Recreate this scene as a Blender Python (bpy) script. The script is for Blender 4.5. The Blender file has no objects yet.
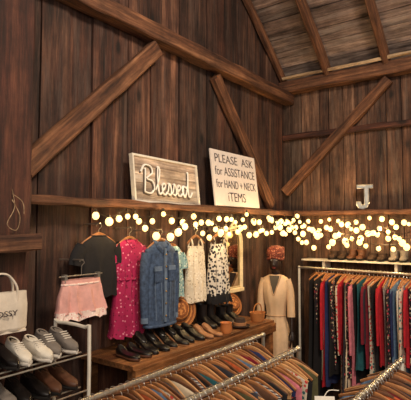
import bpy, math, random
from mathutils import Vector, Matrix
random.seed(7)
S=bpy.context.scene
def C(r,g,b):
    f=lambda u:(u/255/12.92) if u/255<=.04045 else ((u/255+.055)/1.055)**2.4
    return (f(r),f(g),f(b),1)
# ---------------- materials ----------------
def newmat(name):
    m=bpy.data.materials.new(name); m.use_nodes=True
    nt=m.node_tree; b=nt.nodes['Principled BSDF']
    return m,nt,b
def coords(nt,scale):
    tc=nt.nodes.new('ShaderNodeTexCoord'); mp=nt.nodes.new('ShaderNodeMapping')
    mp.inputs['Scale'].default_value=scale
    nt.links.new(tc.outputs['Object'],mp.inputs['Vector']); return mp
def noise(nt,mp,scale,detail=5,rough=.6):
    n=nt.nodes.new('ShaderNodeTexNoise'); n.inputs['Scale'].default_value=scale
    n.inputs['Detail'].default_value=detail; n.inputs['Roughness'].default_value=rough
    nt.links.new(mp.outputs[0],n.inputs['Vector']); return n
def ramp(nt,src,stops):
    r=nt.nodes.new('ShaderNodeValToRGB'); e=r.color_ramp.elements
    e[0].position,e[0].color=stops[0]; e[1].position,e[1].color=stops[-1]
    for p,c in stops[1:-1]:
        x=e.new(p); x.color=c
    nt.links.new(src,r.inputs['Fac']); return r
def mix(nt,mode,fac,a,b):
    n=nt.nodes.new('ShaderNodeMix'); n.data_type='RGBA'; n.blend_type=mode
    for sock,val in ((n.inputs[0],fac),(n.inputs[6],a),(n.inputs[7],b)):
        if isinstance(val,bpy.types.NodeSocket): nt.links.new(val,sock)
        else: sock.default_value=val
    return n.outputs[2]
def bump(nt,b,src,st,dist=.01):
    n=nt.nodes.new('ShaderNodeBump'); n.inputs['Strength'].default_value=st; n.inputs['Distance'].default_value=dist
    nt.links.new(src,n.inputs['Height']); nt.links.new(n.outputs[0],b.inputs['Normal'])
def wood(name,dark,mid,light,axis='z',rough=.75,gs=14,island=True,streak=None,var=1.0,knots=True,amt=.8):
    m,nt,b=newmat(name)
    sc={'x':(.06,1,1),'y':(1,.06,1),'z':(1,1,.06)}[axis]
    mp=coords(nt,sc)
    g=nt.nodes.new('ShaderNodeNewGeometry')
    if island:
        ad=nt.nodes.new('ShaderNodeVectorMath'); ad.operation='ADD'
        cb=nt.nodes.new('ShaderNodeVectorMath'); cb.operation='SCALE'; cb.inputs[0].default_value=(7,7,7)
        nt.links.new(g.outputs['Random Per Island'],cb.inputs['Scale'])
        nt.links.new(mp.outputs[0],ad.inputs[0]); nt.links.new(cb.outputs[0],ad.inputs[1]); src=ad
    else: src=mp
    n=noise(nt,src,gs,9,.78)
    r=ramp(nt,n.outputs['Fac'],[(.37,dark),(.5,mid),(.64,light)])
    col=r.outputs['Color']
    nf=noise(nt,src,gs*3.6,6,.7)
    rf=ramp(nt,nf.outputs['Fac'],[(.36,(.5,.46,.44,1)),(.5,(1,1,1,1)),(.66,(1.45,1.42,1.4,1))])
    col=mix(nt,'MULTIPLY',.85,col,rf.outputs['Color'])
    if island:
        r2=ramp(nt,g.outputs['Random Per Island'],[(0,(.42,.36,.34,1)),(.3,(1.05,.84,.74,1)),(.55,(.68,.67,.68,1)),(.8,(1.3,1.18,1.08,1)),(1,(1.7,1.6,1.5,1))])
        col=mix(nt,'MULTIPLY',var,col,r2.outputs['Color'])
    mp2=coords(nt,(1,1,1)); n2=noise(nt,mp2,3.0,8,.7)
    r3=ramp(nt,n2.outputs['Fac'],[(.34,(.42,.38,.37,1)),(.66,(1.45,1.38,1.3,1))])
    col=mix(nt,'MULTIPLY',.9,col,r3.outputs['Color'])
    if streak:
        sc2={'x':(.25,3,3),'y':(3,.25,3),'z':(3,3,.25)}[axis]
        mp3=coords(nt,sc2); n3=noise(nt,mp3,4,8,.8)
        r4=ramp(nt,n3.outputs['Fac'],[(.50,(0,0,0,1)),(.68,(amt,amt,amt,1))])
        col=mix(nt,'MIX',r4.outputs['Color'],col,streak)
    if knots:
        sc3={'x':(.5,1,1),'y':(1,.5,1),'z':(1,1,.5)}[axis]
        mp4=coords(nt,sc3); v=nt.nodes.new('ShaderNodeTexVoronoi'); v.inputs['Scale'].default_value=3.6
        nt.links.new(mp4.outputs[0],v.inputs['Vector'])
        r5=ramp(nt,v.outputs['Distance'],[(.05,(.10,.08,.07,1)),(.11,(.75,.7,.68,1)),(.17,(1,1,1,1))])
        col=mix(nt,'MULTIPLY',.95,col,r5.outputs['Color'])
    nt.links.new(col,b.inputs['Base Color']); b.inputs['Roughness'].default_value=rough
    bump(nt,b,n.outputs['Fac'],.9,.014); return m
def cloth(name,col,var=.25,rough=.9,scale=30):
    m,nt,b=newmat(name); mp=coords(nt,(1,1,1)); n=noise(nt,mp,scale,3)
    lo=tuple(x*(1-var) for x in col[:3])+(1,); hi=tuple(min(1,x*(1+var)) for x in col[:3])+(1,)
    r=ramp(nt,n.outputs['Fac'],[(.3,lo),(.7,hi)]); nt.links.new(r.outputs['Color'],b.inputs['Base Color'])
    b.inputs['Roughness'].default_value=rough
    bump(nt,b,n.outputs['Fac'],.3,.004); return m
def floral(name,base,c1,c2,scale=35,th=.32):
    m,nt,b=newmat(name); mp=coords(nt,(1,1,1))
    n=noise(nt,mp,12,2)
    v=nt.nodes.new('ShaderNodeTexVoronoi'); v.inputs['Scale'].default_value=scale; nt.links.new(mp.outputs[0],v.inputs['Vector'])
    r=ramp(nt,v.outputs['Distance'],[(th-.05,(1,1,1,1)),(th+.03,(0,0,0,1))])
    sx=nt.nodes.new('ShaderNodeSeparateColor'); nt.links.new(v.outputs['Color'],sx.inputs[0])
    r2=ramp(nt,sx.outputs[0],[(.45,c1),(.55,c2)])
    nt.links.new(mix(nt,'MIX',r.outputs['Color'],base,r2.outputs['Color']),b.inputs['Base Color'])
    b.inputs['Roughness'].default_value=.85; bump(nt,b,n.outputs['Fac'],.2,.01); return m
def striped(name,a,c,scale=40,axis=2):
    m,nt,b=newmat(name); mp=coords(nt,(1,1,1)); w=nt.nodes.new('ShaderNodeTexWave')
    w.bands_direction='XYZ'[axis]; w.inputs['Scale'].default_value=scale; w.inputs['Distortion'].default_value=1.5
    nt.links.new(mp.outputs[0],w.inputs['Vector']); r=ramp(nt,w.outputs['Fac'],[(.4,a),(.6,c)])
    nt.links.new(r.outputs['Color'],b.inputs['Base Color']); b.inputs['Roughness'].default_value=.85
    bump(nt,b,w.outputs['Fac'],.3,.004); return m
def plain(name,col,rough=.5,metal=0,var=.12):
    m,nt,b=newmat(name); mp=coords(nt,(1,1,1)); n=noise(nt,mp,20,3)
    lo=tuple(x*(1-var) for x in col[:3])+(1,); hi=tuple(min(1,x*(1+var)) for x in col[:3])+(1,)
    r=ramp(nt,n.outputs['Fac'],[(.3,lo),(.7,hi)]); nt.links.new(r.outputs['Color'],b.inputs['Base Color'])
    b.inputs['Roughness'].default_value=rough; b.inputs['Metallic'].default_value=metal; return m
def emis(name,col,st):
    m,nt,b=newmat(name); b.inputs['Base Color'].default_value=col
    b.inputs['Emission Color'].default_value=col; b.inputs['Emission Strength'].default_value=st; return m

WALL=wood('barn_board_left',C(34,20,15),C(72,47,38),C(112,84,68),'z',streak=C(98,80,72),amt=.7)
WALLB=wood('barn_board_back',C(40,28,23),C(84,62,50),C(126,102,86),'z',streak=C(116,98,86),amt=.75)
ROOFM=wood('roof_board_gray',C(66,58,57),C(118,106,104),C(160,148,142),'x',streak=C(150,140,136),var=.75)
BEAM=wood('beam_wood',C(58,33,22),C(100,65,45),C(140,100,72),'x',island=False)
BEAMD=wood('post_wood',C(36,16,12),C(66,34,26),C(94,56,42),'x',island=False)
LATH=wood('lath_wood',C(120,95,70),C(175,150,120),C(205,185,155),'x',island=False,knots=False)
BENCH=wood('bench_wood',C(76,44,23),C(126,84,50),C(168,120,76),'y',rough=.45,var=.4)
FLOORM=wood('floor_wood',C(40,28,20),C(78,56,40),C(105,80,58),'y')
HWOOD=plain('hanger_wood',C(158,106,66),.45,0,.3)
HWOOD2=plain('hanger_wood_dark',C(98,62,40),.45,0,.3)
HWOOD3=plain('hanger_wood_light',C(194,146,98),.45,0,.2)
CHROME=plain('chrome',C(210,206,198),.3,.9)
RAIL=plain('rail_silver',C(205,198,182),.28,.8)
WHITE=plain('white_paint',C(225,218,205),.5)
CREAM=plain('cream_paint',C(236,216,174),.5)
BLACKL=plain('black_leather',C(22,18,18),.35)
BROWNL=plain('brown_leather',C(86,54,38),.5)
TANL=plain('tan_leather',C(160,112,76),.5)
GRAYL=plain('gray_suede',C(120,112,106),.9)
SOLE=plain('sole_white',C(215,208,198),.6)
DARK=plain('dark_inside',C(18,13,11),.9)
BRASS=plain('button_brass',C(190,150,90),.3,1)
# ---------------- mesh builder ----------------
class MB:
    def __init__(s): s.v=[];s.f=[];s.m=[];s.mats=[];s.M=Matrix.Identity(4)
    def mi(s,mat):
        if mat not in s.mats: s.mats.append(mat)
        return s.mats.index(mat)
    def add(s,vs,fs,mat):
        o=len(s.v); k=s.mi(mat)
        s.v+= [s.M@Vector(p) for p in vs]
        for f in fs: s.f.append([i+o for i in f]); s.m.append(k)
    def box(s,c,d,mat,R=None):
        vs=[]
        for x in(-.5,.5):
            for y in(-.5,.5):
                for z in(-.5,.5):
                    p=Vector((x*d[0],y*d[1],z*d[2]))
                    if R: p=R@p
                    vs.append(p+Vector(c))
        s.add(vs,[(0,1,3,2),(4,6,7,5),(0,4,5,1),(2,3,7,6),(0,2,6,4),(1,5,7,3)],mat)
    def loft(s,rings,mat,cap=False,closed=True):
        n=len(rings[0]); vs=[p for r in rings for p in r]; fs=[]
        for i in range(len(rings)-1):
            for j in range(n if closed else n-1):
                k=(j+1)%n; fs.append((i*n+j,i*n+k,(i+1)*n+k,(i+1)*n+j))
        if cap: fs+= [tuple(range(n))[::-1],tuple(range((len(rings)-1)*n,len(rings)*n))]
        s.add(vs,fs,mat)
    def sweep(s,pts,r,mat,n=8,cap=True,flat=1.0,closed=False):
        pts=[Vector(p) for p in pts]; N=len(pts); rr=r if isinstance(r,(list,tuple)) else [r]*N
        T=[]
        for i in range(N):
            a=pts[max(i-1,0)]; b=pts[min(i+1,N-1)]
            if closed: a=pts[i-1]; b=pts[(i+1)%N]
            t=(b-a); T.append(t.normalized() if t.length>1e-9 else Vector((0,0,1)))
        u=T[0].orthogonal().normalized()
        if abs(T[0].y)<.9:
            u=Vector((0,1,0)); u=(u-T[0]*u.dot(T[0])).normalized()
        rings=[]
        for i in range(N):
            u=(u-T[i]*u.dot(T[i]))
            u=u.normalized() if u.length>1e-6 else T[i].orthogonal().normalized()
            w=T[i].cross(u)
            rings.append([pts[i]+u*math.cos(2*math.pi*j/n)*rr[i]*flat+w*math.sin(2*math.pi*j/n)*rr[i] for j in range(n)])
        if closed: rings.append(rings[0])
        s.loft(rings,mat,cap and not closed)
    def sph(s,c,r,mat,n=12,m=8):
        if not isinstance(r,(tuple,list)): r=(r,r,r)
        rings=[]
        for i in range(m+1):
            a=math.pi*min(max(i/m,.001),.999)
            rings.append([Vector((c[0]+r[0]*math.sin(a)*math.cos(2*math.pi*j/n),c[1]+r[1]*math.sin(a)*math.sin(2*math.pi*j/n),c[2]+r[2]*math.cos(a))) for j in range(n)])
        s.loft(rings,mat)
    def lathe(s,prof,c,mat,n=28,sq=(1,1)):
        s.loft([[Vector((c[0]+r*sq[0]*math.cos(2*math.pi*j/n),c[1]+r*sq[1]*math.sin(2*math.pi*j/n),c[2]+z)) for j in range(n)] for r,z in prof],mat)
    def obj(s,name,loc=(0,0,0),rot=(0,0,0),parent=None,smooth=True,mat4=None):
        me=bpy.data.meshes.new(name); me.from_pydata([tuple(p) for p in s.v],[],s.f); me.update()
        for m in s.mats: me.materials.append(m)
        me.polygons.foreach_set('material_index',s.m)
        if smooth:
            me.polygons.foreach_set('use_smooth',[True]*len(me.polygons))
            try: me.set_sharp_from_angle(angle=math.radians(40))
            except Exception: pass
        o=bpy.data.objects.new(name,me); S.collection.objects.link(o)
        if mat4 is not None: o.matrix_world=mat4
        else: o.location=loc; o.rotation_euler=rot
        if parent: o.parent=parent
        return o
def empty(name,loc=(0,0,0),rot=(0,0,0)):
    o=bpy.data.objects.new(name,None); o.location=loc; o.rotation_euler=rot; o.empty_display_size=.1
    S.collection.objects.link(o); return o
def cr(pts,k=6,closed=False):
    pts=[Vector(p) for p in pts]; out=[]; N=len(pts)
    for i in range(N if closed else N-1):
        if closed: a,b,c,d=pts[i-1],pts[i],pts[(i+1)%N],pts[(i+2)%N]
        else: a,b,c,d=pts[max(i-1,0)],pts[i],pts[i+1],pts[min(i+2,N-1)]
        for j in range(k):
            t=j/k
            out.append(.5*((2*b)+(c-a)*t+(2*a-5*b+4*c-d)*t*t+(3*b-a-3*c+d)*t**3))
    if not closed: out.append(pts[-1])
    return out
def lerp(prof,t):
    for i in range(len(prof)-1):
        if t<=prof[i+1][0]:
            a,b=prof[i],prof[i+1]; u=(t-a[0])/max(b[0]-a[0],1e-9); return [x+(y-x)*u for x,y in zip(a[1:],b[1:])]
    return list(prof[-1][1:])
# ---------------- room ----------------
SL=.78
def roofz(y): return 3.42+SL*(-y)
b=MB(); y=-6.6
zt=lambda yy: min(roofz(yy),7.4)
while y<0:
    w=random.uniform(.11,.22); y1=min(y+w,0); th=random.uniform(0,.016)
    a0,a1=y+.004,y1-.004; rings=[]
    N=14; ph=random.uniform(0,6)
    for i in range(N+1):
        j=.003*math.sin(i*1.7+ph)
        zz=lambda q: zt(q)*i/N
        rings.append([(-.04,a0+j,zz(a0)),(-.012+th,a0+j,zz(a0)),(-.012+th,a1+j*.5,zz(a1)),(-.04,a1+j*.5,zz(a1))])
    b.loft(rings,WALL,cap=True); y=y1
b.add([(-.05,-6.6,0),(-.05,.05,0),(-.05,.05,3.4),(-.05,-5.1,7.4),(-.05,-6.6,7.4)],[(0,1,2,3,4)],DARK)
b.obj('wall_left',smooth=False)
b=MB(); x=-.05
while x<4.6:
    w=random.uniform(.10,.19); x1=x+w; th=random.uniform(0,.014)
    b.box(((x+x1)/2,.026-th/2,1.7),(w-.007,.028+th,3.4),WALLB); x=x1
b.box((2.2,.055,1.7),(4.8,.01,3.4),DARK)
b.obj('wall_back',smooth=False)
b=MB(); x=0
while x<4.6:
    b.box((x+.09,-3.3,-.02),(.174,6.6,.04),FLOORM); x+=.18
b.obj('floor',smooth=False)
ang=math.atan(SL); b=MB(); v=0
while v<6.4:
    w=random.uniform(.14,.22); xx=-.05
    while xx<4.6:
        l=random.uniform(1.2,2.6); x2=min(xx+l,4.62)
        b.box(((xx+x2)/2,-(v+w/2),random.uniform(-.004,.004)),(x2-xx-.004,w-.009,.02),ROOFM); xx=x2
    v+=w
b.box((2.28,-3.2,.02),(4.7,6.4,.01),DARK)
b.obj('ceiling',loc=(0,0.02,3.44),rot=(-ang,0,0),smooth=False)
def beam(name,p0,p1,w,d,nrm,mat=BEAM):
    p0=Vector(p0);p1=Vector(p1); X=(p1-p0).normalized(); N=Vector(nrm); N=(N-X*N.dot(X)).normalized(); Z=X.cross(N)
    L=(p1-p0).length; n=max(4,int(L/.15)); b=MB(); rings=[]
    for i in range(n+1):
        x=-L/2+L*i/n; j=lambda:random.uniform(-.006,.006); a,c=d/2,w/2; e=.010
        rings.append([(x,-a+e,-c+j()),(x,a-e,-c+j()),(x,a+j()*.5,-c+e),(x,a+j()*.5,c-e),(x,a-e,c+j()),(x,-a+e,c+j()),(x,-a,c-e),(x,-a,-c+e)])
    b.loft(rings,mat,cap=True)
    M=Matrix((X,N,Z)).transposed().to_4x4(); M.translation=(p0+p1)/2
    return b.obj(name,mat4=M,smooth=False)
NX=(1,0,0); NY=(0,-1,0)
beam('timber_post',(.12,-3.47,0),(.12,-3.47,5.6),.33,.2,NX,BEAMD)
beam('wall_beam',(.065,-3.30,3.225),(.065,-.0,3.225),.12,.12,NX)
beam('wall_beam',(0,-.07,3.34),(4.5,-.07,3.34),.13,.13,NY)
beam('wall_beam',(0.0,-.03,2.80),(4.5,-.03,2.80),.06,.05,NY,BEAMD)
beam('wall_ledge',(.085,-3.30,1.955),(.085,0,1.955),.05,.16,NX)
beam('wall_ledge',(.17,-.075,1.955),(4.5,-.075,1.955),.05,.15,NY)
beam('diagonal_brace',(.055,-3.26,2.12),(.055,-2.2,3.12),.115,.085,NX)
beam('diagonal_brace',(.045,-1.42,3.12),(.045,-.42,2.03),.105,.07,NX)
beam('diagonal_brace',(.03,-.06,2.19),(1.15,-.06,3.24),.10,.08,NY)
beam('wall_block',(.29,-3.9,1.715),(.29,-3.33,1.73),.08,.12,NX,BEAM)
for i,x in enumerate((.04,.55,1.14,1.74,2.34)):
    off=-.07
    beam('roof_rafter',(x,-.05,roofz(-.05)+off),(x,-4.6,roofz(-4.6)+off),.13 if i else .08,.055,NX)
beam('trim_1',(.06,-.155,3.425),(4.5,-.155,3.425),.03,.04,NY,LATH)
# ---------------- signs ----------------
SIGNW=wood('whitewashed_sign',C(112,100,90),C(164,150,136),C(212,202,190),'y',gs=10,var=.45,streak=C(218,210,200),amt=.8,knots=False)
BOARDW=plain('white_board',C(228,218,214),.6,0,.05)
INK=plain('ink',C(56,44,48),.7)
SHAD=plain('gray_paint',C(84,74,68),.7)
TXTW=plain('white_text_paint',C(252,248,240),.6)
g=empty('blessed_sign',(.105,-2.12,2.135),(math.radians(-.8),math.radians(-7),0))
b=MB()
for i in range(5): b.box((0,0,-.124+.062*i),(.016,.68,.060),SIGNW)
b.obj('planks',parent=g,smooth=False)
b=MB()
for s in(-1,1):
    b.box((.004,0,s*.160),(.032,.72,.014),WHITE); b.box((.004,s*.352,0),(.032,.014,.306),WHITE)
b.obj('frame',parent=g,smooth=False)
u=.076
strokes=[[(.35,2.3),(.25,1.3),(.1,.1)],[(-.25,1.9),(.3,2.6),(1.1,2.5),(1.2,1.9),(.5,1.35),(1.2,1.15),(1.4,.5),(.9,0),(.1,.1)],
 [(1.55,.35),(2.05,1.3),(2.3,2.3),(2.1,2.6),(1.93,1.6),(1.95,.3),(2.2,0),(2.55,.35),(2.95,.8),(2.8,1.1),(2.5,.75),(2.55,.15),(2.9,0),(3.3,.4),(3.55,1.15),(3.8,.55),(3.6,.02),(3.35,.15)],
 [(3.7,.1),(4.05,.4),(4.3,1.15),(4.55,.55),(4.35,.02),(4.1,.15)],
 [(4.45,.1),(4.8,.4),(5.2,.8),(5.05,1.1),(4.75,.75),(4.8,.15),(5.15,0),(5.5,.3)],
 [(6.25,.95),(5.8,1.05),(5.55,.5),(5.8,0),(6.2,.4),(6.5,1.6),(6.6,2.6)],[(6.58,2.5),(6.4,.9),(6.45,.15),(6.7,0),(7.1,.5)]]
for nm,mt,r,dx,dy in(('lettering_shadow',SHAD,.011,.008,-.07),('lettering',TXTW,.0115,.012,0)):
    b=MB()
    for st in strokes:
        b.sweep([Vector((dx,(p.x-3.5)*u+dy*.1,(p.y-1.3)*u+dy*.12)) for p in cr([(a,c,0) for a,c in st],6)],r,mt,6,flat=.6)
    o=b.obj(nm,parent=g)
g=empty('handwritten_sign',(.125,-1.215,2.225),(0,math.radians(-7),0))
b=MB(); b.box((0,0,0),(.012,.72,.48),BOARDW); b.obj('board',parent=g,smooth=False)
def text(body,w,h,loc,rot,mat,parent,name,bold=.0):
    c=bpy.data.curves.new(name,'FONT'); c.body=body; c.size=1; c.align_x='CENTER'; c.align_y='CENTER'; c.extrude=.01; c.offset=bold
    o=bpy.data.objects.new(name,c); S.collection.objects.link(o); c.materials.append(mat)
    bpy.context.view_layer.update(); d=o.dimensions
    o.scale=(w/max(d.x,.01),h/max(d.y,.01),.1); o.location=loc; o.rotation_euler=rot; o.parent=parent; return o
R9=(math.pi/2,0,math.pi/2)
for i,(t,w,h,yy) in enumerate((("PLEASE  ASK",.62,.072,0),("for ASSiSTANCE",.64,.074,0),("for HAND + NECK",.64,.070,0),("iTEMS",.28,.078,-.02))):
    text(t,w,h,(.0075,yy,.165-.11*i),R9,INK,g,'text_line_%d'%(i+1),-.010)
GALV=plain('galvanized_metal',C(166,172,178),.4,.55,.25)
b=MB()
out=[(-.075,.24),(.075,.24),(.075,.205),(.035,.205),(.035,.06),(.02,.02),(-.02,0),(-.06,.012),(-.08,.05),(-.08,.075),(-.04,.075),(-.035,.05),(-.015,.04),(-.005,.06),(-.005,.205),(-.075,.205)]
n=len(out)
b.add([(x,-.02,z) for x,z in out]+[(x,.02,z) for x,z in out],[tuple(range(n)),tuple(range(2*n-1,n-1,-1))]+[(i,(i+1)%n,(i+1)%n+n,i+n) for i in range(n)],GALV)
b.sweep([Vector((x,-.021,z)) for x,z in out],.005,CHROME,6,closed=True)
b.obj('metal_letter_j',(.91,-.10,1.982),(0,0,math.radians(12)),smooth=False)
# ---------------- string lights ----------------
BULB=emis('bulb_glow',(1,.70,.27,1),2.3); WIRE=plain('wire',C(45,35,25),.6)
b=MB()
def strand(anc,sag,step=.095,jit=.012,big=1.0):
    pts=[]
    for i in range(len(anc)-1):
        a,c=Vector(anc[i]),Vector(anc[i+1])
        for j in range(12):
            t=j/12; p=a.lerp(c,t); p.z-=sag*4*t*(1-t); pts.append(p)
    pts.append(Vector(anc[-1])); b.sweep(pts,.0025,WIRE,4)
    d=0; nxt=.03
    for i in range(len(pts)-1):
        l=(pts[i+1]-pts[i]).length
        while nxt<d+l:
            p=pts[i].lerp(pts[i+1],(nxt-d)/l)+Vector((random.uniform(-jit,jit),random.uniform(-jit,jit),-.03-random.uniform(0,jit)))
            b.sweep([p+Vector((0,0,.04)),p+Vector((0,0,.016))],.008,WIRE,6)
            r=random.uniform(.016,.028)*big; b.sph(p,(r,r,r*1.12),BULB,9,6); nxt+=step*random.uniform(.7,1.35)
        d+=l
yl=[-2.90,-2.62,-2.28,-1.92,-1.55,-1.15,-.75,-.42,-.2]
strand([(.2,y,1.945+random.uniform(-.02,.015)) for y in yl],.06,.11)
strand([(.24,-2.6,1.93),(.24,-2.0,1.91),(.24,-1.45,1.92),(.24,-.8,1.92),(.25,-.25,1.93)],.15,.13)
strand([(.27,-1.85,1.89),(.27,-1.2,1.90),(.28,-.6,1.89),(.3,-.25,1.95)],.11,.115)
strand([(.2,-.2,1.97),(.6,-.19,1.93),(1.0,-.2,1.95),(1.45,-.2,1.93),(2.2,-.2,1.9)],.05,.115)
strand([(.2,-.25,1.94),(.75,-.25,1.89),(1.3,-.25,1.89),(2.0,-.25,1.88)],.11,.11)
strand([(.15,-.3,1.92),(.6,-.32,1.84),(1.1,-.32,1.84),(1.7,-.35,1.84)],.11,.115)
strand([(.2,-.35,1.84),(.55,-.4,1.76),(1.1,-.4,1.80),(1.6,-.45,1.82)],.1,.13,big=1.1)
strand([(.1,-.6,1.94),(.5,-.6,1.87),(1.0,-.6,1.88),(1.6,-.6,1.86)],.12,.13)
strand([(.3,-.3,1.70),(.8,-.35,1.72),(1.5,-.4,1.72)],.07,.16,big=1.1)
b.obj('string_lights')
# ---------------- garments ----------------
def hanger(b,W,mat=None,drop=.065):
    mat=mat or HWOOD
    hk=[(.0,0,-.06),(0,0,-.035),(.018,0,-.018),(.016,0,-.002),(0,0,.005),(-.015,0,-.002),(-.018,0,-.014)]
    b.sweep(cr(hk,3),.0018,CHROME,5)
    b.sweep(cr([(-W,0,-drop-.055),(-W*.5,0,-drop-.018),(0,0,-drop+.004),(W*.5,0,-drop-.018),(W,0,-drop-.055)],3),[.008,.009,.009,.010,.011,.011,.012,.011,.011,.010,.009,.009,.008],mat,7,flat=.7)
def body(b,prof,mat,rows=16,seg=28,fold=.012,k=3,ph=0,yo=0):
    z0,z1=prof[0][0],prof[-1][0]; P=[(-p[0],)+tuple(p[1:]) for p in prof]; rings=[]
    zs=[]
    for i in range(rows+1): zs.append(-z0+(-z1+z0)*i/rows)
    for p in P:
        if min(abs(q-p[0]) for q in zs)>1e-4: zs.append(p[0])
    zs.sort()
    for q in zs:
        hw,hd=lerp(P,q)[:2]; t=(q+z0)/(z0-z1); w=fold*max(0,t)**.7; ring=[]
        for j in range(seg):
            a=2*math.pi*j/seg; c,s_=math.cos(a),math.sin(a)
            yy=hd*(abs(s_)**.7)*(1 if s_>0 else -1)+w*math.sin(k*math.pi*c+ph+q*3)+w*.5*math.sin(2.3*k*c+ph*2)
            ring.append(Vector((hw*c+.25*w*math.sin(7*q*6+ph),yy+yo,-q-(.6*w*math.sin(k*math.pi*c+ph) if q==zs[-1] else 0))))
        rings.append(ring)
    b.loft(rings,mat)
def sleeve(b,pts,r,mat,flat=.5):
    b.sweep(cr(pts,4),[r[0]+(r[1]-r[0])*i/((len(pts)-1)*4) for i in range((len(pts)-1)*4+1)],mat,12,cap=False,flat=flat)
def top_prof(W,L,fl,neck,th): return [(-.072,neck,th*.5),(-.085,neck+.02,th*.8),(-.105,W*.8,th*.9),(-.125,W,th),(-.2,W*.97,th*1.2),(-L*.6,W*(.9+.1*fl)*.97,th*1.3),(-L,W*fl,th*1.5)]
def peg(b,d): b.sweep([(0,-.01,.004),(0,d,-.002)],.005,CHROME,6)
RZ=(0,0,math.pi/2)
BLACKC=cloth('black_cotton',C(24,22,25)); MAG=floral('magenta_floral',C(168,28,82),C(228,135,160),C(112,10,48),48,.3)
DENIM=cloth('denim',C(62,80,108),.45,.9,45); DENIML=cloth('denim_seam',C(104,122,146),.25); PINK=cloth('blush_pink',C(224,168,160),.15,.8,20)
LACE=floral('cream_lace',C(228,216,196),C(180,164,140),C(245,238,225),60,.36); WBF=floral('white_black_floral',C(215,208,198),C(24,22,26),C(50,48,56),42,.46)
BLUEP=floral('aqua_print',C(140,176,180),C(50,100,125),C(225,235,225),50,.36)
PINKW=floral('blush_lace',C(240,215,206),C(250,240,230),C(215,150,150),80,.35)
b=MB(); hanger(b,.13); peg(b,.13); body(b,top_prof(.14,.44,1.0,.055,.03),BLACKC,fold=.010)
for s in(-1,1): sleeve(b,[(s*.12,0,-.145),(s*.155,0,-.19),(s*.17,0,-.245)],(.055,.05),BLACKC,.5)
b.sweep([Vector((.058*math.cos(a),.018*math.sin(a),-.073)) for a in [i*math.pi/8 for i in range(16)]],.005,BLACKC,6,closed=True)
b.obj('black_t_shirt',(.13,-2.78,1.825),RZ)
b=MB(); b.sweep([(-.15,0,0),(.15,0,0)],.004,CHROME,6); hk=[(0,0,0),(0,0,.05),(.018,0,.07),(0,0,.088),(-.015,0,.076)]; b.sweep(cr(hk,3),.0025,CHROME,5)
b.sweep([(0,-.01,.086),(0,.2,.08)],.005,CHROME,6)
for s in(-1,1): b.box((s*.115,0,-.012),(.018,.03,.045),CHROME)
body(b,[(-.02,.130,.03),(-.045,.132,.032),(-.06,.137,.035),(-.18,.160,.05),(-.205,.165,.055)],PINK,fold=.020,k=6)
body(b,[(-.19,.166,.055),(-.235,.175,.06)],PINKW,rows=4,fold=.022,k=7)
b.sweep([Vector((.132*math.cos(a),.033*math.sin(a),-.045)) for a in [i*math.pi/10 for i in range(20)]],.006,PINKW,6,closed=True)
b.obj('pink_skirt',(.22,-2.98,1.535),RZ)
b=MB(); hanger(b,.12); peg(b,.13); body(b,[(-.075,.05,.015),(-.085,.07,.022),(-.105,.11,.028),(-.125,.13,.03),(-.2,.125,.035),(-.3,.125,.04),(-.33,.12,.04),(-.5,.145,.045),(-.69,.16,.048)],MAG,fold=.018,k=5)
for s in(-1,1): sleeve(b,[(s*.11,0,-.14),(s*.135,0,-.18),(s*.14,0,-.22)],(.045,.04),MAG,.5)
b.sweep([Vector((.125*math.cos(a),.042*math.sin(a),-.33)) for a in [i*math.pi/10 for i in range(20)]],.006,MAG,6,closed=True)
b.sweep(cr([(-.05,-.02,-.075),(0,-.03,-.13),(.05,-.02,-.075)],4),.005,MAG,6)
b.obj('floral_dress',(.13,-2.52,1.80),(0,0,math.radians(90)))
b=MB(); hanger(b,.12); peg(b,.25); body(b,[(-.075,.05,.02),(-.09,.07,.03),(-.11,.11,.035),(-.13,.135,.036),(-.22,.13,.042),(-.5,.128,.046),(-.62,.135,.048)],DENIM,fold=.010)
for s in(-1,1):
    sleeve(b,[(s*.120,0,-.15),(s*.140,.0,-.25),(s*.145,0,-.42),(s*.137,0,-.58)],(.042,.028),DENIM,.8)
    b.sweep([(s*.137,0,-.56),(s*.137,0,-.595)],.031,DENIML,12,flat=.8)
    b.box((s*.064,-.047,-.25),(.065,.008,.03),DENIML); b.box((s*.064,-.046,-.30),(.06,.006,.075),DENIM)
    b.sweep(cr([(s*.02,-.045,-.14),(s*.055,-.035,-.10),(s*.045,.01,-.065)],4),.014,DENIM,8,flat=.5)
    b.sweep([(s*.045,-.054,-.34),(s*.03,-.058,-.58)],.002,DENIML,5); b.sweep([(s*.095,-.048,-.34),(s*.085,-.054,-.58)],.002,DENIML,5)
b.box((0,-.049,-.36),(.020,.008,.48),DENIML)
for i in range(6): b.sph((0,-.056,-.16-.08*i),.006,BRASS,8,5)
b.sweep([Vector((.138*math.cos(a),.054*math.sin(a),-.62)) for a in [i*math.pi/12 for i in range(24)]],.010,DENIM,8,closed=True)
b.obj('denim_jacket',(.25,-2.35,1.785),(0,0,math.radians(87)))
b=MB(); hanger(b,.10); peg(b,.13); body(b,top_prof(.105,.44,1.1,.05,.025),BLUEP,fold=.012)
for s in(-1,1): sleeve(b,[(s*.09,0,-.14),(s*.12,0,-.19),(s*.125,0,-.24)],(.04,.04),BLUEP,.5)
b.obj('printed_blouse',(.13,-2.09,1.74),(0,0,math.radians(84)))
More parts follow.
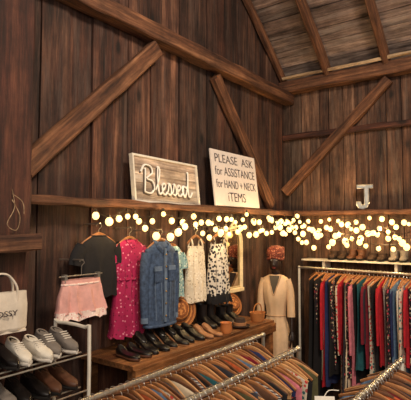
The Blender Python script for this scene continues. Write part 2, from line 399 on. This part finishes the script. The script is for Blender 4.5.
def tank(name,loc,rz,W,L,mat,fl=1.1,skirt=None,d=.13):
    b=MB(); hanger(b,W*.95); peg(b,d)
    body(b,[(-.14,W*.72,.02),(-.18,W*.85,.03),(-.22,W*.92,.033),(-L*.6,W*.95,.04),(-L,W*fl,.05)],mat,fold=.015,k=4)
    for s in(-1,1):
        for q in(-1,1): b.sweep(cr([(s*W*.6,q*.02,-.16),(s*W*.55,q*.018,-.12),(s*W*.5,0,-.078)],4),.009,mat,6,flat=.4)
    if skirt: body(b,[(-L+.01,W*fl,.05),(-L-.07,W*fl*1.05,.055)],skirt,rows=4,fold=.02,k=5)
    b.obj(name,loc,(0,0,math.radians(rz)))
tank('lace_camisole',(.13,-1.805,1.80),88,.108,.56,LACE,1.0)
tank('floral_camisole',(.17,-1.555,1.81),88,.122,.54,WBF,1.08,BLACKC,.17)
GLASS=plain('mirror_glass',C(190,180,165),.04,1.0,.02)
b=MB(); arc=[(-.13,0)]+[(-.13,.40)]+[(.13*math.cos(math.pi-a*math.pi/12),.42+.13*math.sin(a*math.pi/12)) for a in range(13)]+[(.13,.40),(.13,0)]
n=len(arc)
b.add([(x,0,z) for x,z in arc],[tuple(range(n))],GLASS)
b.sweep([Vector((x,-.005,z)) for x,z in arc],.022,CREAM,6,closed=True,flat=1)
b.sweep([Vector((x*.84,-.010,.02+z*.93)) for x,z in arc],.006,CREAM,6,closed=True)
b.box((0,-.005,-.01),(.31,.04,.03),CREAM)
b.sweep(cr([(-.05,-.01,.56),(0,-.012,.60),(.05,-.01,.56)],4),.012,CREAM,6)
b.obj('arched_mirror',(.035,-1.13,1.25),RZ)
# ---------------- bench ----------------
g=empty('wooden_bench',(0,0,0))
b=MB()
for i in range(3): b.box((.085+.15*i+.005,-1.985,1.015),(.147,1.65,.03),BENCH)
b.box((.47,-1.985,.975),(.025,1.65,.07),BENCH)
b.obj('top',parent=g,smooth=False)
b=MB()
for y in(-2.76,-1.2):
    for x in(.05,.43): b.box((x,y,.5),(.06,.06,1.0),BENCH)
    b.box((.24,y,.3),(.36,.04,.06),BENCH)
b.box((.24,-1.975,.33),(.40,1.6,.025),BENCH)
b.obj('legs',parent=g,smooth=False)
# ---------------- shoes ----------------
HWp=[(0,.22),(.04,.34),(.12,.40),(.3,.38),(.5,.41),(.72,.5),(.86,.44),(.95,.27),(1,.08)]
def shoe(b,M,mat,sole=SOLE,L=.25,W=.088,H=.075,heel=0,shaft=0,low=False,laces=False):
    old=b.M; b.M=old@M
    TP=[(0,.95),(.1,1),(.35,.95),(.5,.82),(.7,.58),(.9,.42),(1,.25)] if not low else [(0,.85),(.12,.8),(.4,.42),(.6,.4),(.75,.45),(.9,.38),(1,.2)]
    zb=lambda t: heel*max(0,1-t/.62)**.8
    ts=[0,.03,.08,.15,.25,.35,.45,.55,.65,.75,.85,.92,.97,1]
    def ring(t,z0,z1,sc):
        hw=lerp(HWp,t)[0]*W*sc; r=[]
        for j in range(12):
            a=2*math.pi*j/12; c,s_=math.cos(a),math.sin(a)
            f=lambda q:abs(q)**.75*(1 if q>0 else -1)
            r.append(Vector((L*t,hw*f(c),z0+(z1-z0)*(.5+.5*f(s_)))))
        return r
    st=.022 if not heel else .008
    b.loft([ring(t,zb(t),zb(t)+st,1.04) for t in ts],sole,cap=True)
    b.loft([ring(t,zb(t)+st*.6,zb(t)+st*.6+lerp(TP,t)[0]*H*(1 if t>.02 else .7),.96) for t in ts],mat,cap=True)
    if heel:
        b.loft([[Vector((L*.09+s*(x),s*y,z)) for x,y in((-.02,-.02),(.02,-.02),(.02,.02),(-.02,.02))] for s,z in((.35,0),(.4,heel*.5),(1,heel+.004))],mat,cap=True)
    if shaft:
        b.loft([[Vector((L*.2+rx*math.cos(a),ry*math.sin(a),z)) for a in [2*math.pi*j/14 for j in range(14)]] for z,rx,ry in((H*.5,.052,.034),(H*1.0,.05,.034),(H+shaft*.4,.045,.037),(H+shaft,.05,.043),(H+shaft-.02,.045,.038),(H+shaft-.04,.04,.03))],mat,cap=True)
    else:
        c=[Vector((L*.24+L*.19*math.cos(a),W*.28*math.sin(a),zb(.24)+st*.6+H*(.9 if not low else .55)-.16*L*math.cos(a)*(.25 if not low else .7))) for a in [2*math.pi*j/16 for j in range(16)]]
        b.sweep(c,.006,mat,6,closed=True)
        b.add([p+Vector((0,0,.003)) for p in c],[tuple(range(16))],DARK)
    if laces:
        for i in range(4): b.sweep([(L*(.48+.06*i),-.02,H*(.88-.09*i)+.014),(L*(.48+.06*i),.02,H*(.88-.09*i)+.014)],.003,SOLE,5)
    b.M=old
def pair(name,x,y,z,rz,mat,gap=.1,**k):
    b=MB()
    for s in(-1,1): shoe(b,Matrix.Translation((random.uniform(-.01,.01),s*gap/2,0))@Matrix.Rotation(s*.05,4,'Z'),mat,**k)
    return b.obj(name,(x,y,z),(0,0,math.radians(rz)))
zb=1.031
pair('high_heels',.21,-2.48,zb,-4,BLACKL,sole=BLACKL,heel=.06,low=True,H=.06,L=.21,gap=.078,W=.075)
pair('strappy_heels',.21,-2.30,zb,-4,BLACKL,sole=TANL,heel=.07,low=True,H=.06,L=.21,gap=.078,W=.075)
pair('ankle_boots',.21,-2.12,zb,-4,BLACKL,sole=DARK,heel=.04,H=.06,shaft=.02,L=.20,gap=.078,W=.075)
pair('black_flats',.22,-2.66,zb,-4,BLACKL,sole=BROWNL,low=True,H=.05,L=.20,gap=.078,W=.075)
pair('tan_mules',.27,-1.95,zb,-6,TANL,sole=BROWNL,low=True,H=.05,L=.18,heel=.03,gap=.075,W=.07)
pair('tall_boots',.09,-1.66,zb,-6,BLACKL,sole=DARK,heel=.03,H=.07,shaft=.10,L=.20,gap=.09)
pair('leather_boots',.12,-1.45,zb,-6,BLACKL,sole=DARK,heel=.03,H=.07,shaft=.06,L=.20,gap=.085,W=.08)
STRAW=striped('woven_straw',C(206,136,74),C(136,78,40),55,2); STRAW2=striped('dark_felt_straw',C(70,48,36),C(45,30,24),60,2)
def hat(name,loc,rot,mat,R=.14,band=None,H=.09):
    b=MB(); b.lathe([(.001,H),(R*.3,H),(R*.48,H*.93),(R*.54,H*.75),(R*.6,.012),(R*.75,0),(R*.93,.004),(R,.012),(R*.99,.006),(R*.75,-.006),(R*.5,-.004),(R*.01,-.003)],(0,0,0),mat)
    if band: b.lathe([(R*.6+.003,.012),(R*.59+.003,.032),(R*.57,.034)],(0,0,0),band)
    b.obj(name,loc,rot)
hat('straw_hat',(.085,-1.965,1.19),(0,math.radians(75),math.radians(-25)),STRAW,.145,BROWNL,.05)
hat('felt_hat',(.39,-1.58,1.038),(0,0,0),STRAW2,.08,TANL,.07)
hat('sun_hat',(.11,-1.27,1.14),(0,math.radians(65),math.radians(-20)),STRAW,.10,BLACKL,.05)
b=MB(); CLAY=plain('orange_clay',C(196,120,66),.6)
b.lathe([(.001,0),(.035,0),(.045,.03),(.04,.065),(.045,.075),(.038,.075),(.033,.06),(.001,.01)],(0,0,0),CLAY); b.obj('clay_pot',(.41,-1.80,zb))
b=MB(); b.lathe([(.001,0),(.05,0),(.06,.05),(.064,.07),(.057,.07),(.05,.02),(.001,.012)],(0,0,0),STRAW,sq=(1,1.2))
b.sweep(cr([(0,-.07,.068),(0,-.05,.12),(0,0,.14),(0,.05,.12),(0,.07,.068)],4),.005,STRAW,6); b.obj('wicker_basket',(.37,-1.27,zb))
# ---------------- shoe rack ----------------
g=empty('shoe_rack')
b=MB()
for y in(-3.17,-4.1):
    b.sweep(cr([(.52,y,0),(.52,y,.7),(.52,y,1.27),(.49,y,1.31),(.28,y,1.31),(.25,y,1.27),(.25,y,.7),(.25,y,0)],3),.009,WHITE,8)
SZ=(.47,.64,.83,1.02,1.19)
for z in SZ:
    for x in(.25,.32,.39,.46,.52): b.sweep([(x,-4.1,z-.006),(x,-3.17,z-.006)],.004,RAIL,6)
b.obj('frame',parent=g)
kw=dict(L=.22,W=.070,gap=.074)
pair('gray_sneakers',.28,-3.255,1.192,-5,GRAYL,laces=True,H=.088,**kw)
pair('white_sneakers',.29,-3.415,1.192,-5,WHITE,laces=True,H=.078,**kw)
pair('black_sneakers',.28,-3.575,1.192,-5,BLACKL,sole=DARK,H=.075,**kw)
pair('brown_loafers',.28,-3.735,1.192,-5,BROWNL,sole=DARK,H=.07,**kw)
NM=['oxford_shoes','black_loafers','gray_clogs','ballet_flats','tan_moccasins','white_tennis_shoes','black_slip_ons','brown_brogues','black_oxfords','brown_clogs','tan_loafers','gray_slippers']
q=0
for z,ms in ((1.022,(BROWNL,BLACKL,GRAYL,BLACKL)),(.832,(TANL,WHITE,BLACKL,BROWNL)),(.642,(BLACKL,BROWNL,TANL,GRAYL))):
    for i,mm in enumerate(ms):
        pair(NM[q],.28,-3.255-.16*i,z,-5,mm,sole=DARK if mm!=WHITE else SOLE,H=.07,**kw); q+=1
g=empty('canvas_tote_bag',(.40,-3.57,1.335),(0,0,math.radians(88)))
CANV=cloth('canvas',C(216,204,188),.1)
b=MB(); body(b,[(.18,.125,.02),(.12,.13,.028),(.02,.13,.03),(0,.12,.012)],CANV,rows=8,fold=.006); b.box((0,0,.004),(.24,.03,.01),CANV)
for q in(-1,1): b.sweep(cr([(-.07,q*.02,.14),(-.068,q*.018,.2),(-.04,0,.25),(0,0,.262),(.04,0,.25),(.068,q*.018,.2),(.07,q*.02,.14)],4),.005,CANV,6,flat=1.4)
b.sweep([(0,-.02,.255),(0,.197,.262)],.005,DARK,6)
b.obj('bag',parent=g)
text("BOSSY",.12,.024,(0,-.041,.09),(math.pi/2,0,0),INK,g,'print')
b=MB(); b.sweep(cr([(.228,-3.42,1.99),(.235,-3.41,1.9),(.24,-3.45,1.82),(.24,-3.40,1.79),(.235,-3.38,1.86),(.228,-3.42,1.94)],5),.0018,LATH,5)
b.sweep(cr([(.228,-3.42,1.97),(.24,-3.37,1.93),(.24,-3.36,1.87)],5),.0018,LATH,5); b.obj('twine')
# ---------------- mannequin ----------------
g=empty('mannequin',(.25,-.72,0),(0,0,math.radians(16))); g.scale=(.82,.85,.985)
SKIN=plain('mannequin_black',C(40,26,22),.35); DRESS=cloth('champagne_satin',C(216,184,150),.10,.5,12); DTRIM=cloth('champagne_trim',C(190,154,120),.15,.6,30); WRAP=floral('crochet_wrap',C(112,50,38),C(44,20,18),C(186,120,92),60,.38)
b=MB()
hp=[(1.400,.05,.05,.0),(1.415,.042,.045,-.008),(1.43,.055,.06,-.02),(1.45,.062,.074,-.02),(1.48,.068,.085,-.012),(1.51,.071,.09,-.006),(1.54,.073,.092,0),(1.57,.068,.085,.004),(1.595,.05,.06,.006),(1.607,.02,.02,.006)]
b.loft([[Vector((hw*math.cos(a),cy+hd*math.sin(a),z)) for a in [2*math.pi*j/20 for j in range(20)]] for z,hw,hd,cy in hp],SKIN,cap=True)
b.sweep([(0,.01,1.30),(0,.005,1.37),(0,0,1.44)],[.055,.042,.044],SKIN,14)
b.sweep(cr([(0,-.088,1.535),(0,-.105,1.50),(0,-.112,1.485),(0,-.095,1.475)],3),[.006]*3+[.009]*3+[.012]*3+[.006],SKIN,8)
for s in(-1,1):
    b.sph((s*.028,-.083,1.522),(.014,.01,.008),GRAYL,8,6); b.sph((s*.028,-.086,1.538),(.018,.008,.005),SKIN,8,6)
    b.sph((s*.073,.0,1.51),(.008,.018,.028),SKIN,8,6)
LIP=plain('lips',C(110,40,36),.4)
b.sph((0,-.09,1.455),(.022,.012,.006),LIP,8,6); b.sph((0,-.088,1.447),(.018,.012,.006),LIP,8,6)
b.obj('head',parent=g)
b=MB(); b.lathe([(.080,-.035),(.090,-.02),(.097,.0),(.104,.025),(.102,.055),(.082,.085),(.045,.103),(.001,.106)],(0,.012,1.555),WRAP,sq=(1,1.14))
b.sweep([Vector((.09*math.cos(a),.012+.104*math.sin(a),1.54+.010*math.sin(3*a))) for a in [i*math.pi/12 for i in range(24)]],.013,WRAP,8,closed=True)
for i in range(7):
    a=i*.9; b.sph((.07*math.cos(a),.02+.07*math.sin(a),1.625-.004*i),(.035,.035,.028),WRAP,10,7)
b.obj('head_wrap',parent=g)
def er(z,hw,hd,cy=0,f=0,k=9,n=48): return [Vector(((hw+f*math.sin(k*a))*math.cos(a),cy+(hd+f*math.sin(k*a+1))*math.sin(a),z)) for a in [2*math.pi*j/n for j in range(n)]]
b=MB(); b.loft([er(1.385,.045,.045,.01),er(1.375,.09,.055,.01),er(1.35,.145,.065,.005),er(1.30,.158,.08,0,.002),er(1.22,.145,.10,-.005,.003),er(1.17,.138,.105,-.008,.004),er(1.08,.115,.09,0,.004),er(1.0,.105,.082,0,.004),er(.93,.13,.095,0,.007),er(.84,.158,.115,0,.009),er(.70,.172,.128,0,.012),er(.5,.19,.145,0,.015),er(.3,.215,.165,0,.018),er(.08,.245,.19,0,.022)],DRESS)
b.sweep(cr([(-.072,-.045,1.378),(-.035,-.088,1.28),(0,-.112,1.20),(.035,-.088,1.28),(.072,-.045,1.378)],5),.007,DTRIM,8)
b.sweep([Vector((.110*math.cos(a),.086*math.sin(a),1.0)) for a in [i*math.pi/12 for i in range(24)]],.006,DTRIM,8,closed=True)
b.add([(-.06,-.064,1.377),(.06,-.064,1.377),(.033,-.094,1.28),(0,-.115,1.205),(-.033,-.094,1.28)],[(0,1,2,3,4)],SKIN)
for s in(-1,1):
    sleeve(b,[(s*.130,0,1.335),(s*.162,0,1.24),(s*.172,-.005,1.12),(s*.178,-.02,.99)],(.046,.046),DRESS,.9)
b.obj('dress',parent=g)
b=MB()
for s in(-1,1):
    b.sweep(cr([(s*.172,0,1.2),(s*.180,-.01,1.08),(s*.184,-.03,.97),(s*.188,-.06,.86)],3),[.036,.034,.032,.030,.029,.028,.027,.025,.023,.02],SKIN,10)
    b.sweep([(s*.188,-.06,.865),(s*.188,-.068,.82),(s*.186,-.075,.785)],[.02,.034,.03],SKIN,10,flat=.45)
    for i,l in enumerate((.06,.07,.066,.05)):
        xo=-.05-.018*i
        b.sweep([(s*.187,-.02+xo,.79),(s*.184,-.025+xo,.79-l*.55),(s*.176,-.022+xo,.79-l)],[.008,.0075,.006],SKIN,7)
    b.sweep([(s*.188,-.09,.835),(s*.184,-.112,.81),(s*.178,-.118,.785)],[.010,.009,.007],SKIN,7)
for s in(-1,1): b.sweep([(s*.06,0,.35),(s*.06,0,.03)],[.045,.035],SKIN,10)
b.lathe([(.001,.03),(.16,.03),(.17,.015),(.17,0),(.001,0)],(0,0,0),CHROME); b.obj('arms_and_stand',parent=g)
# ---------------- racks ----------------
PAL={'black':BLACKC,'white':cloth('white_cotton',C(224,216,204),.08),'red':cloth('red_knit',C(190,30,44)),'navy':cloth('navy',C(34,44,90)),
'dfl':floral('dark_floral',C(34,26,36),C(206,70,88),C(214,194,164),44,.40),'cream':cloth('cream_knit',C(224,204,174),.1),'maroon':cloth('maroon',C(122,24,42)),
'teal':cloth('teal',C(34,92,100)),'gray':cloth('gray_wool',C(118,114,116)),'denim':cloth('light_denim',C(94,120,152),.3),'pink':cloth('dusty_pink',C(216,124,138)),'brown':cloth('brown_wool',C(98,64,44)),
'tan':cloth('camel',C(178,136,92)),'stripe':striped('striped_knit',C(210,200,186),C(60,60,80),30,2),'fl2':floral('bright_floral',C(216,200,180),C(204,70,66),C(46,104,110),38,.40),'olive':cloth('olive',C(84,80,50)),'rust':cloth('rust',C(180,84,42)),'char':cloth('charcoal',C(48,46,54))}
def rack(name,p0,p1,seq,spacing,Lr,W=.19,start=0.05,end=.05,railmat=CHROME,Hmats=(HWOOD,),seg=20,legmat=None,first=None,sleeves=.35,rr=.012):
    g=empty(name); p0=Vector(p0);p1=Vector(p1); d=(p1-p0); L=d.length; dn=d.normalized(); legmat=legmat or railmat
    b=MB(); b.sweep([p0,p1],rr,railmat,12)
    pn=Vector((-dn.y,dn.x,0))
    for p in(p0,p1):
        b.sweep([p,Vector((p.x,p.y,.06))],.012,legmat,10); b.sweep([p+pn*.2-Vector((0,0,p.z-.05)),p-pn*.2-Vector((0,0,p.z-.05))],.014,legmat,10)
        b.sph(p,.017,railmat,10,8)
        for q in(-.2,.2): b.sph((p.x+pn.x*q,p.y+pn.y*q,.028),.028,DARK,10,8)
    b.sweep([p0-Vector((0,0,p0.z-.12)),p1-Vector((0,0,p1.z-.12))],.01,legmat,8)
    b.obj('frame',parent=g)
    hb=MB(); gb=MB(); t=start; i=0; base=math.atan2(pn.y,pn.x)
    while t<L-end:
        p=p0+dn*t; rz=base+math.radians(random.uniform(-10,10)+(first if first and i==0 else 0))
        M=Matrix.Translation(p+Vector((0,0,rr-.001)))@Matrix.Rotation(rz,4,'Z')@Matrix.Rotation(math.radians(random.uniform(-4,4)),4,'Y')
        w=W*random.uniform(.85,1.04); hb.M=M; gb.M=M
        hanger(hb,w,random.choice(Hmats),drop=.06)
        c=PAL[seq[i%len(seq)]]; ln=random.uniform(*Lr); th=spacing*random.uniform(.22,.38); k=random.choice((2,3,4,5))
        nk=random.uniform(.03,.06)
        body(gb,[(-.062,nk,th*.5),(-.072,nk+.03,th*.8),(-.110,w,th),(-.2,w*.98,th*1.2),(-ln*.6,w*.92,th*1.25),(-ln,w*random.uniform(.85,1.1),th*1.5)],c,rows=9,seg=seg,fold=th*1.1,k=k,ph=random.uniform(0,6))
        if random.random()<sleeves:
            for s in(-1,1): sleeve(gb,[(s*w*.92,0,-.14),(s*w*1.06,0,-.25),(s*w*1.08,0,-.25-ln*.45)],(.035,.022),c,.45)
        t+=spacing*random.uniform(.7,1.3); i+=1
    hb.obj('hangers',parent=g); gb.obj('garments',parent=g); return g
s1=['black','black','dfl','black','white','red','navy','dfl','black','fl2','red','char','cream','dfl','pink','black','teal','char','maroon','fl2','black','red','stripe','dfl','navy','denim','white','fl2','denim','red','dfl','black','pink']
rack('clothes_rack',(.29,-.29,1.405),(2.5,-.50,1.395),s1,.033,(.75,1.22),W=.19,railmat=CHROME,legmat=WHITE,first=40,start=.19)
s2=['brown','char','tan','dfl','rust','black','denim','fl2','maroon','gray','cream','navy','brown','stripe','black','teal','red','tan']
HM=(HWOOD,HWOOD,HWOOD2,HWOOD3)
rack('clothes_rack',(.86,-4.0,1.12),(.86,-2.05,1.12),s2,.038,(.5,.75),W=.175,railmat=RAIL,Hmats=HM,sleeves=.15)
s3=['char','denim','brown','stripe','black','tan','dfl','navy','pink','gray','fl2','maroon','black','olive']
rack('clothes_rack',(1.19,-4.0,1.12),(1.19,-2.23,1.12),s3,.038,(.5,.75),W=.15,railmat=RAIL,Hmats=HM,sleeves=.1)
g3=rack('clothes_rack',(1.70,-3.4,1.10),(1.70,-2.06,1.10),['brown','char','tan','black','denim','rust','gray','maroon'],.040,(.5,.75),W=.17,railmat=RAIL,legmat=WHITE,Hmats=(HWOOD,HWOOD2),sleeves=.15)
b=MB(); b.box((0,0,0),(.08,.004,.055),WHITE); b.sweep(cr([(0,0,.027),(.02,0,.05),(.06,0,.05)],3),.002,WHITE,5)
b.obj('price_card',(1.60,-2.86,1.09),(math.radians(-20),0,math.radians(32)),parent=g3,smooth=False)
# back shelf with shoes
b=MB(); b.box((1.37,-.10,1.475),(2.2,.18,.015),WHITE)
for x in(.5,1.2,1.9): b.box((x,-.09,1.43),(.025,.16,.07),WHITE)
b.obj('wall_shelf',smooth=False)
BR2=plain('dark_brown_suede',C(58,40,30),.8)
x=.62;i=0
NB=['brown_suede_boots','brown_ankle_boots','walking_boots','gray_booties','black_booties','hiking_boots','chelsea_boots']
while i<6:
    m=(BR2,BROWNL,BR2,GRAYL,BLACKL,BR2)[i%6]
    pair(NB[i],x,-.03,1.484,-90+random.uniform(-3,3),m,sole=DARK,L=.15,W=.07,H=.055,shaft=(.03,.05,.02,.05)[i%4],gap=.085)
    x+=.195; i+=1
# ---------------- lights / world / camera ----------------
def area(name,loc,tgt,size,e,col):
    l=bpy.data.lights.new(name,'AREA'); l.size=size; l.energy=e; l.color=col
    o=bpy.data.objects.new(name,l); S.collection.objects.link(o); o.location=loc
    o.rotation_euler=(Vector(tgt)-Vector(loc)).to_track_quat('-Z','Y').to_euler(); return o
area('overhead_light',(2.7,-3.2,4.0),(.5,-1.3,1.3),.5,95,(1,.81,.60))
area('room_light',(3.2,-5.6,3.0),(.6,-1.5,1.6),1.6,48,(1,.87,.74))
for i,(x,y,z,e) in enumerate(((.30,-2.7,1.86,1.2),(.32,-2.15,1.84,1.6),(.32,-1.6,1.83,1.8),(.34,-1.05,1.83,2.2),(.36,-.5,1.84,2.6),(.75,-.34,1.76,3),(1.15,-.34,1.76,3),(1.6,-.38,1.76,3),(2.1,-.38,1.8,2.5))):
    l=bpy.data.lights.new('string_bulb_lamp','POINT'); l.energy=e*2.2; l.color=(1,.66,.29); l.shadow_soft_size=.025
    o=bpy.data.objects.new('string_bulb_lamp',l); S.collection.objects.link(o); o.location=(x,y,z)
w=bpy.data.worlds.new('world'); S.world=w; w.use_nodes=True
w.node_tree.nodes['Background'].inputs[0].default_value=(1,.88,.78,1); w.node_tree.nodes['Background'].inputs[1].default_value=.27
S.view_settings.view_transform='Standard'
cam=bpy.data.cameras.new('camera'); cam.sensor_width=36; cam.lens=41.1; cam.clip_start=.05
co=bpy.data.objects.new('camera',cam); S.collection.objects.link(co)
co.location=(2.363,-4.716,1.8); co.rotation_euler=(math.radians(93.42),0,math.radians(36.3)); S.camera=co
